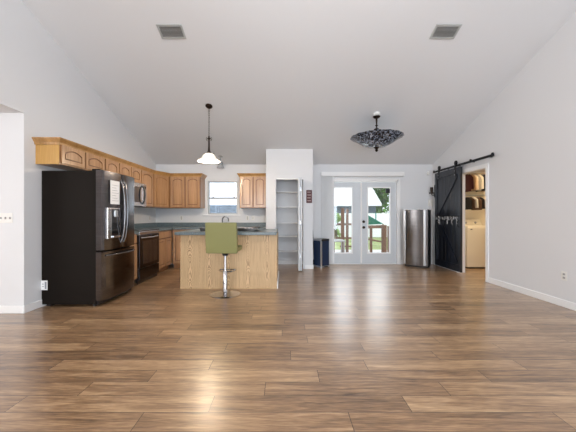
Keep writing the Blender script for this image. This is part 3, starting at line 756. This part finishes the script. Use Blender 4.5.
# ---------------------------------------------------------------- pantry: shelves, folding door
names = ['topmost', 'second from top', 'middle', 'second from bottom', 'lowest']
for k, z in enumerate((1.745, 1.39, 1.015, .70, .345)):
    s = tag(MB().box((PX0 + .091, 6.66, z - .018), (PX1 - .091, YB - .001, z), .002, 1).build('pantry_shelf', M['trim']), 'white pantry shelf, %s of five' % names[k], 'shelf', 'pantry shelves')
    for x in (PX0 + .091, PX1 - .116): bx('cleat', (x, 6.68, z - .05), (x + .025, YB - .002, z - .019), M['trim'], s)
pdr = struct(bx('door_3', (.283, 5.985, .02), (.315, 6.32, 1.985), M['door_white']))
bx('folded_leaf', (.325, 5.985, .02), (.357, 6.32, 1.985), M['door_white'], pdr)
for z in (.3, 1.0, 1.7): bx('hinge', (.314, 5.983, z), (.326, 5.99, z + .07), M['lightmetal'], pdr)
struct(bx('trim_3', (OX0, PY - .003, OZ - .035), (OX1, PY + .05, OZ), M['trim']))
# red sign on pantry wall
q0, q1 = at(306.3, 203, PY), at(312.0, 190, PY)
sg = tag(bx('wall_sign', (q0.x, PY - .018, q0.z), (q1.x, PY - .0005, q1.z), M['sign'], None, .004), 'small dark red rectangular sign on the wall right of the pantry', 'sign')
hz = (q1.z - q0.z)
for k in range(4):
    zz = q0.z + hz * (.14 + k * .22)
    bx('lettering_line', (q0.x + .02, PY - .0195, zz), (q1.x - .02 - .012 * (k % 2), PY - .0178, zz + .018), M['signtext'], sg)

# ---------------------------------------------------------------- trash can and broom
def rrect(w, d, r, n=5):
    pts = []
    for cx, cy, a0 in ((w - r, r, -PI/2), (w - r, d - r, 0), (r, d - r, PI/2), (r, r, PI)):
        for i in range(n + 1): a = a0 + PI/2 * i / n; pts.append((cx + r * math.cos(a), cy + r * math.sin(a)))
    return pts
tr = thing('trash_can', 'dark navy trash can with silver trim beside the french doors', 'trash can', (.815, 6.46, 0), math.radians(35))
MB().prism(rrect(.27, .27, .03), 'z', .035, .60).build('body', M['navy'], tr)
MB().prism(rrect(.28, .28, .03), 'z', 0, .035).build('base', M['lightmetal'], tr).location = (-.005, -.005, 0)
MB().prism(rrect(.276, .276, .03), 'z', .60, .645).build('lid', M['black'], tr).location = (-.003, -.003, 0)
bx('lid_insert', (-.004, .0, .60), (.06, .275, .65), M['lightmetal'], tr, .006)
bx('silver_strip', (-.006, -.006, .035), (.032, .02, .60), M['lightmetal'], tr, .004)
bx('pedal', (.09, -.045, .012), (.18, .0, .026), M['black'], tr, .004)
brm = thing('broom', 'thin dark broom handle leaning behind the trash can', 'broom', (.68, 6.84, 0))
MB().tube([(0.02, 0, .12), (-.028, 0, 1.04)], .009, 8).build('pole', M['bronze'], brm)
MB().prism([(-.04, 0), (.11, 0), (.05, .13), (-.005, .13)], 'y', -.02, .02).build('bristles', M['black'], brm)

# ---------------------------------------------------------------- compact stainless refrigerator in the corner
cf = thing('compact_refrigerator', 'short stainless refrigerator standing angled in the right corner', 'refrigerator', (2.782, 6.69, 0), math.radians(-40))
w4, d4, h4 = .52, .30, 1.315
bx('body', (0, .045, .03), (w4, d4, h4 - .005), M['black'], cf, .004)
pts = [(w4 * i / 14, -.022 * (1 - (2 * i / 14 - 1) ** 2)) for i in range(15)]
fdm = MB().prism(pts + [(w4, .042), (0, .042)], 'z', .05, h4)
for f in fdm.bm.faces: f.smooth = True
fd = fdm.build('door', M['steel_c'], cf)
bx('pull_recess', (.055, -.0125, .60), (.10, -.004, 1.27), M['black'], fd, .002)
bx('pull_bar', (-.002, -.008, .06), (.045, .0, h4 - .01), M['lightmetal'], fd, .003)
bx('edge_strip', (w4 - .085, -.014, .055), (w4 - .045, -.002, h4 - .008), M['lightmetal'], fd, .003)
bx('base_plinth', (.02, .03, 0), (w4 - .02, d4 - .02, .05), M['black'], cf)
bx('top_cap', (0, 0, h4), (w4, d4, h4 + .008), M['steel'], cf, .002)

# ---------------------------------------------------------------- barn door
BY1, BY0 = 6.66, 5.69; bw = BY1 - BY0; bz0, bz1 = .045, 2.165
bd = thing('barn_door', 'black plank sliding barn door with Z bracing', 'door', (3.50, BY1, 0), -R90)
m = MB(); n = 7
for k in range(n): m.box((bw * k / n + .0015, .018, bz0), (bw * (k+1) / n - .0015, .045, bz1), .003, 1)
m.build('planks', M['planks'], bd)
for nme, z0, z1 in (('top_rail', bz1 - .12, bz1), ('middle_rail', 1.10, 1.20), ('bottom_rail', bz0, bz0 + .14)): bx(nme, (.0, 0, z0), (bw, .018, z1), M['planks'], bd, .002)
for x in (0, bw - .085): 
    bx('stile', (x, 0.0005, bz0 + .14), (x + .085, .018, 1.10), M['planks'], bd, .002); bx('stile', (x, 0.0005, 1.20), (x + .085, .018, bz1 - .12), M['planks'], bd, .002)
def diag(x0, z0, x1, z1):
    m = MB(); d = Vector((x1 - x0, z1 - z0)); l = d.length; nrm = Vector((-d.y, d.x)) / l * .04
    m.prism([(x0 + nrm.x, z0 + nrm.y), (x0 - nrm.x, z0 - nrm.y), (x1 - nrm.x, z1 - nrm.y), (x1 + nrm.x, z1 + nrm.y)], 'y', .003, .017); m.build('diagonal_brace', M['planks'], bd)
diag(.12, 1.22, bw - .12, bz1 - .14); diag(.12, 1.08, bw - .12, bz0 + .16)
for x in (.17, bw - .17):
    bx('hanger_strap', (x - .022, -.008, 1.98), (x + .022, -.002, 2.26), M['iron'], bd, .002)
    m = MB(); m.lathe([(0, -.012), (.045, -.012), (.045, -.006), (.036, 0), (.045, .006), (.045, .012), (0, .012)], n=24)
    m.xf(Matrix.Translation((x, .012, 2.268)) @ Matrix.Rotation(R90, 4, 'X')); m.build('roller', M['iron'], bd)
    for z in (2.02, 2.10): MB().lathe([(0, 0), (.011, 0), (.011, .008), (0, .010)], (0, 0, 0), 10).xf(Matrix.Translation((x, -.008, z)) @ Matrix.Rotation(R90, 4, 'X')).build('bolt', M['steel'], bd)
handle_bar((bw - .04, .0, .95), (bw - .04, .0, 1.09), (0, -.035, 0), M['iron'], bd, .007)
rl = thing('barn_door_rail', 'long black flat sliding rail mounted above the laundry doorway', 'rail', (3.515, 6.75, 2.205), -R90)
bx('flat_bar', (0, -.004, -.022), (1.96, .004, .022), M['iron'], rl, .001)
for x in (.12, .5, .9, 1.34, 1.80): MB().lathe([(0, -.012), (.013, -.012), (.013, .083), (0, .083)], n=12).xf(Matrix.Translation((x, 0, 0)) @ Matrix.Rotation(-R90, 4, 'X')).build('standoff', M['iron'], rl)
for x in (.03, 1.36, 1.93): bx('rail_stop', (x - .02, -.018, -.02), (x + .02, .004, .042), M['iron'], rl, .004)
# hanging tags row
hk = thing('hook_rack', 'row of small silvery ornaments hanging across the barn door middle', 'hook rack', (3.497, BY1 - .05, 1.165), -R90)
bx('bar', (0, -.012, -.006), (bw - .1, -.002, .010), M['iron'], hk)
rnd = random.Random(3)
for k in range(15):
    x = .03 + k * .058; l = rnd.choice((.04, .06, .10, .05, .16))
    m = MB(); m.tube([(x, -.013, 0), (x + rnd.uniform(-.01, .01), -.016, -l)], .0035, 6)
    m.box((x - .007, -.02, -l - .022), (x + .007, -.014, -l), .002, 1); m.build('dangling_tag', M['steel'] if k % 3 else M['lightmetal'], hk)

# sensor, thermostat, sconce near corner
q = at(427.8, 173.4, YB)
tag(MB().box((q.x - .028, YB - .05, q.z - .045), (q.x + .028, YB - .001, q.z + .045), .014, 3).build('motion_sensor', M['plate']), 'small white motion sensor high on the back wall corner', 'sensor')
q = at(430.6, 202.8, YB)
ph = thing('wall_phone', 'white wall-mounted phone above the short stainless refrigerator', 'phone', (q.x - .01, YB, q.z))
MB().box((-.05, -.03, -.085), (.05, -.001, .085), .012, 3).build('cradle', M['plate'], ph)
MB().tube([(-.025, -.045, -.06), (-.03, -.062, 0), (-.025, -.045, .06)], [.02, .013, .02], 10).build('handset', M['plate'], ph)
q = at(435.0, 191.5, 6.80)
sc = thing('wall_sconce', 'small black iron candle sconce in the corner beside barn door', 'sconce', (WR, 6.82, 1.62), -R90)
bx('back_plate', (-.04, -.012, 0), (.04, -.001, .30), M['iron'], sc, .004)
MB().tube([(0, -.01, .08), (0, -.05, .04), (0, -.09, .06), (0, -.09, .09)], .008, 8).build('arm', M['iron'], sc)
MB().lathe([(0, .09), (.055, .09), (.06, .115), (.03, .12), (.032, .24), (0, .24)], (0, -.09, 0), 16).build('candle_cup', M['bronze'], sc)

# ---------------------------------------------------------------- laundry contents
ws = thing('washing_machine', 'cream white top-loading washer seen through the laundry doorway', 'washer', (4.06, 6.36, 0))
bx('body', (0, 0, .03), (.69, .62, .92), M['washer'], ws, .012)
bx('lid', (.02, .01, .92), (.67, .50, .945), M['washer'], ws, .006)
MB().prism([(.50, .92), (.66, .92), (.66, 1.09), (.58, 1.09)], 'x', 0, .69).build('control_panel', M['washer'], ws)
for x in (.14, .32, .55):
    MB().lathe([(0, 0), (.028, 0), (.022, .02), (0, .02)], n=16).xf(Matrix.Translation((x, .545, 1.01)) @ Matrix.Rotation(R90 - .4, 4, 'X')).build('knob', M['slot'], ws)
bx('badge', (.08, -.003, .865), (.12, .001, .885), M['black'], ws)
bx('kick_base', (.02, .02, 0), (.67, .60, .03), M['black'], ws)
shf = tag(MB().box((WR + T + .001, 6.62, 2.245), (LX - .001, LY1 - .001, 2.265), .002, 1).build('closet_shelf', M['trim']), 'white closet shelf above the hanging clothes in the laundry', 'shelf')
def rod(z, label):
    o = tag(MB().tube([(WR + T + .001, 6.72, z), (LX - .001, 6.72, z)], .013, 12).build('closet_rod', M['lightmetal']), label, 'rod'); return o
rod(2.20, 'upper metal closet rod in the laundry'); rod(1.665, 'lower metal closet rod in the laundry')
cols = {'maroon': (.06, .012, .015), 'black': (.012, .011, .013), 'white': (.75, .70, .62), 'tan': (.50, .34, .20), 'navy': (.02, .025, .06), 'grey': (.30, .28, .26), 'cream': (.68, .58, .44), 'brown': (.09, .045, .025)}
for k_, v_ in list(cols.items()): M['c_' + k_] = mat(k_ + '_cloth', v_, .85, bump=(40, .3))
def garment(x, z, colour, length, label, th=.055):
    t = thing('hanging_garment', label, 'clothes', (x, 6.72, z), random.uniform(-.03, .03), 'clothes hanging in the laundry')
    m = MB(); rows = []; n = 9; m_ = 8
    for i in range(m_ + 1):
        v = i / m_; zz = -.05 - (length - .05) * v
        half = .05 + .12 * min(1, v * 5) + .02 * v
        tk = th * (.35 + .65 * min(1, v * 3))
        ring_ = []
        for j in range(2 * n):
            a = 2 * PI * j / (2 * n)
            yy = half * math.cos(a); xx = tk * .5 * math.sin(a) * (1 + .3 * math.sin(yy * 50 + x * 9)) 
            ring_.append(m.bm.verts.new((xx, yy, zz)))
        rows.append(ring_)
    for A, B in zip(rows, rows[1:]):
        for j in range(2 * n): f = m.bm.faces.new((A[j], A[(j+1) % (2*n)], B[(j+1) % (2*n)], B[j])); f.smooth = True
    m.bm.faces.new(rows[0]); m.bm.faces.new(rows[-1][::-1])
    m.build('cloth', M['c_' + colour], t)
    MB().tube([(0, -.012, -.06), (0, 0, -.02), (0, .014, .005), (0, 0, .018), (0, -.016, .008)], .003, 6).build('hanger_hook', M['lightmetal'], t)
up = [('maroon', .46, 'leftmost maroon shirt'), ('maroon', .40, 'second maroon shirt'), ('tan', .43, 'tan shirt right of the two maroon ones'), ('white', .42, 'white shirt just right of the tan shirt'), ('grey', .44, 'grey shirt between two white shirts'), ('white', .40, 'white shirt left of the black shirts'), ('black', .44, 'first black shirt from the left'), ('black', .40, 'black shirt beside the rightmost tan shirt'), ('tan', .44, 'tan shirt right of the black shirts'), ('cream', .38, 'rightmost cream shirt')]
for k, (c_, l_, lb_) in enumerate(up): garment(4.27 + k * .058, 2.20, c_, l_, lb_ + ' on the upper laundry rod', .040)
lo = [('black', .34, 'leftmost black garment'), ('brown', .32, 'brown garment beside the leftmost black one'), ('white', .30, 'white garment'), ('brown', .35, 'brown garment right of the white one'), ('black', .30, 'black garment left of the cream one'), ('cream', .28, 'cream garment'), ('black', .32, 'rightmost black garment')]
for k, (c_, l_, lb_) in enumerate(lo): garment(4.29 + k * .074, 1.665, c_, l_, lb_ + ' on the lower laundry rod', .050)

# ---------------------------------------------------------------- outdoors
struct(bx('ground', (-40, YB + .3, -.35), (60, 60, -.25), M['grass']))
m = MB()
for k in range(22): m.box((-.6 + k * .205, YB + T + .005, -.06), (-.6 + k * .205 + .195, 10.2, -.03))
m.box((-.6, YB + T + .01, -.2), (3.9, 10.2, -.075))
struct(m.build('deck', M['deck']))
def rail_post(px, Y, top, label, w=.09, name='railing_post'):
    q = at(px, top, Y)
    return tag(MB().box((q.x - w/2, Y - w/2, -.03), (q.x + w/2, Y + w/2, q.z), .006, 1).build(name, M['fence_wood']), label, 'post', 'deck railing posts')
rail_post(342.6, 9.4, 208, 'tall cedar deck post seen through left door pane', .10)
rail_post(347.2, 9.5, 209, 'second tall cedar deck post right of the first, left pane', .08)
rail_post(334.0, 9.4, 211, 'cedar deck post nearest the left edge of the left pane', .05)
rail_post(371.0, 9.45, 226, 'slim cedar railing post at left of right door pane', .075)
rail_post(384.0, 8.9, 225, 'wide orange cedar railing post at right of right pane', .13)
rail_post(388.6, 9.5, 226, 'slim cedar railing post behind the wide orange post', .07)
def hrail(a, b, label, h=.07, d=.05):
    a, b = Vector(a), Vector(b); m = MB(); dv = b - a; l = dv.length
    m.box((0, -d/2, -h/2), (l, d/2, h/2), .004, 1)
    m.xf(Matrix.Translation(a) @ dv.to_track_quat('X', 'Z').to_matrix().to_4x4())
    return tag(m.build('deck_rail', M['fence_wood']), label, 'rail', 'deck rails')
hrail(at(327, 224.3, 9.55), at(356, 224.3, 9.55), 'top cedar handrail behind the left door pane')
hrail(at(327, 238, 9.55), at(356, 238, 9.55), 'middle cedar rail behind the left door pane', .06)
hrail(at(340, 246.3, 9.55), at(356, 246.3, 9.55), 'lowest cedar rail behind the left door pane', .05)
hrail(at(365, 227, 9.4), at(381.2, 226.7, 8.99), 'top cedar handrail behind the right door pane', .10, .09)
hrail(at(365, 238.5, 9.4), at(381.6, 241.8, 8.97), 'sloping middle cedar rail behind the right door pane', .05)
# patio side table
tb = thing('patio_table', 'low grey patio table on the deck', 'table', (at(336.5, 0, 8.4).x, 8.4, -.03))
bx('tabletop', (-.22, -.2, .46), (.22, .2, .50), M['slot'], tb, .006)
for sx in (-1, 1):
    for sy in (-1, 1): bx('leg', (sx*.19 - .015, sy*.17 - .015, 0), (sx*.19 + .015, sy*.17 + .015, .46), M['slot'], tb)
# play set with teal canopy
hs = thing('play_set', 'play set with teal canopy and thin pole beyond the deck', 'play set', (0, 0, 0))
t = MB(); P = [at(362, 212, 12), at(383, 224, 12.0), at(362, 225, 12.6)]
A = [t.bm.verts.new(p) for p in P]; B = [t.bm.verts.new(p + Vector((0, .02, .02))) for p in P]
t.bm.faces.new(A); t.bm.faces.new(B[::-1])
for i in range(3): t.bm.faces.new((A[i], B[i], B[(i+1) % 3], A[(i+1) % 3]))
t.build('canopy', M['teal'], hs)
px3 = at(375.5, 0, 12.05).x
MB().tube([(px3, 12.01, at(0, 220, 12).z), (px3, 12.01, at(0, 213, 12).z)], .025, 8).build('pole', M['teal'], hs)
MB().tube([(P[0].x, 12.0, -.25), tuple(P[0])], .03, 8).build('pole', M['fence_wood'], hs)
MB().tube([(P[1].x, 12.0, -.25), tuple(P[1])], .03, 8).build('pole', M['fence_wood'], hs)
# neighbour building with white metal roof, blue-grey wall
Yn = 20.0
nb = thing('neighbor_house', 'neighbouring building with bright white roof beyond the deck', 'building', (0, Yn, 0))
a, b = at(296, 206, Yn), at(376, 206, Yn)
MB().box((a.x, 0, -.25), (b.x, 3, a.z)).build('wall', M['siding'], nb)
q0, q1, q2 = at(294, 203, Yn), at(379, 203.5, Yn), at(366, 181, Yn)
m = MB(); m.prism([(q0.x, q0.z), (q1.x, q1.z), (q2.x, q2.z), (q0.x + 1.2, q2.z)], 'y', -.5, 3.3); m.build('roof', M['white_metal'], nb)
bx('fascia', (q0.x, -.55, q0.z - .22), (q1.x, -.49, q0.z), M['paper'], nb)
# white vinyl fence
vf = thing('vinyl_fence', 'white vinyl fence across the lawn', 'fence', (0, 18.5, 0))
q0, q1 = at(296, 212.5, 18.5), at(470, 212.5, 18.5)
M['vinyl'] = mat('white_vinyl', (.82, .84, .84), .5)
for k in range(6):
    xa = q0.x + (q1.x - q0.x) * k / 6; xb = q0.x + (q1.x - q0.x) * (k + 1) / 6
    bx('fence_panel', (xa + .06, -.02, -.2), (xb - .06, .02, q0.z - .05), M['vinyl'], vf)
    bx('fence_post', (xa - .06, -.06, -.25), (xa + .06, .06, q0.z), M['vinyl'], vf)
# neighbour's shingled building behind the kitchen window
n2 = thing('neighbor_shed', 'low outbuilding with blue-grey shingle roof outside kitchen window', 'building', (-3.4, 12, 0))
MB().prism([(0, 1.25), (2.2, 1.72), (4.4, 1.25)], 'x', -3.5, 3.6).build('roof', M['shingle'], n2)
bx('wall', (-3.3, .3, -.25), (3.4, 4.1, 1.25), M['siding'], n2)
n3 = thing('neighbor_cottage', 'pale building wall beyond the shingled outbuilding', 'building', (-5, 22, 0))
bx('wall', (-5, 0, -.25), (4, 5, 2.0), M['white_metal'], n3); MB().prism([(-.4, 2.0), (2.5, 2.05), (5.4, 2.0)], 'x', -5.3, 4.3).build('roof', M['siding'], n3)
# eave soffit of this house above the kitchen window
struct(bx('trim_4', (-4.5, YB + T, 2.10), (-.3, YB + .75, 2.16), mat('soffit_paint', (.55, .57, .58), .7)))

# trees
def tree(x, y, h, r, mt, label, seed, n=1500, ls=.3):
    t = thing('tree', label, 'tree', (x, y, -.25), 0, 'trees beyond the fence')
    rn = random.Random(seed)
    m = MB(); m.tube([(0, 0, 0), (.05, 0, h * .35), (0, .05, h * .7)], [.16, .12, .05], 8)
    for k in range(5):
        a = k * 1.26 + seed; z = h * (.35 + .07 * k)
        m.tube([(0, 0, z), (r * .6 * math.cos(a), r * .6 * math.sin(a), z + r * .5)], [.07, .02], 6)
    m.build('trunk', M['trunk'], t)
    m = MB()
    blobs = [(Vector((rn.uniform(-.6, .6) * r, rn.uniform(-.6, .6) * r, h * .45 + rn.uniform(0, .5) * h)), rn.uniform(.35, .55) * r) for _ in range(9)] + [(Vector((0, 0, h * .3)), r * .7), (Vector((rn.uniform(-.4, .4) * r, 0, h * .12)), r * .7)]
    for _ in range(n * 2):
        c, rr = rn.choice(blobs); v = Vector((rn.gauss(0, 1), rn.gauss(0, 1), rn.gauss(0, 1))).normalized() * rr * rn.uniform(.7, 1.05); p = c + v
        u = Vector((rn.gauss(0, 1), rn.gauss(0, 1), rn.gauss(0, 1))).normalized(); w_ = u.orthogonal().normalized(); s = ls * rn.uniform(.5, 1.1)
        m.bm.faces.new([m.bm.verts.new(q) for q in (p + u * s, p + w_ * s * .5, p - u * s, p - w_ * s * .5)])
    m.build('foliage', mt, t)
tree(8.75, 26, 5.2, 1.75, M['foliage'], 'dense dark green tree seen in the right door pane', 1)
tree(12.0, 29, 6.8, 2.1, M['foliage2'], 'lighter green tree at right edge of the right door pane', 2)
tree(9.6, 34.5, 7.5, 2.6, M['foliage2'], 'pale green tree just right of the white roof', 3)
tree(2.95, 17, 1.7, .38, M['foliage2'], 'small bush at left edge of the left door pane', 4, 200, .16)
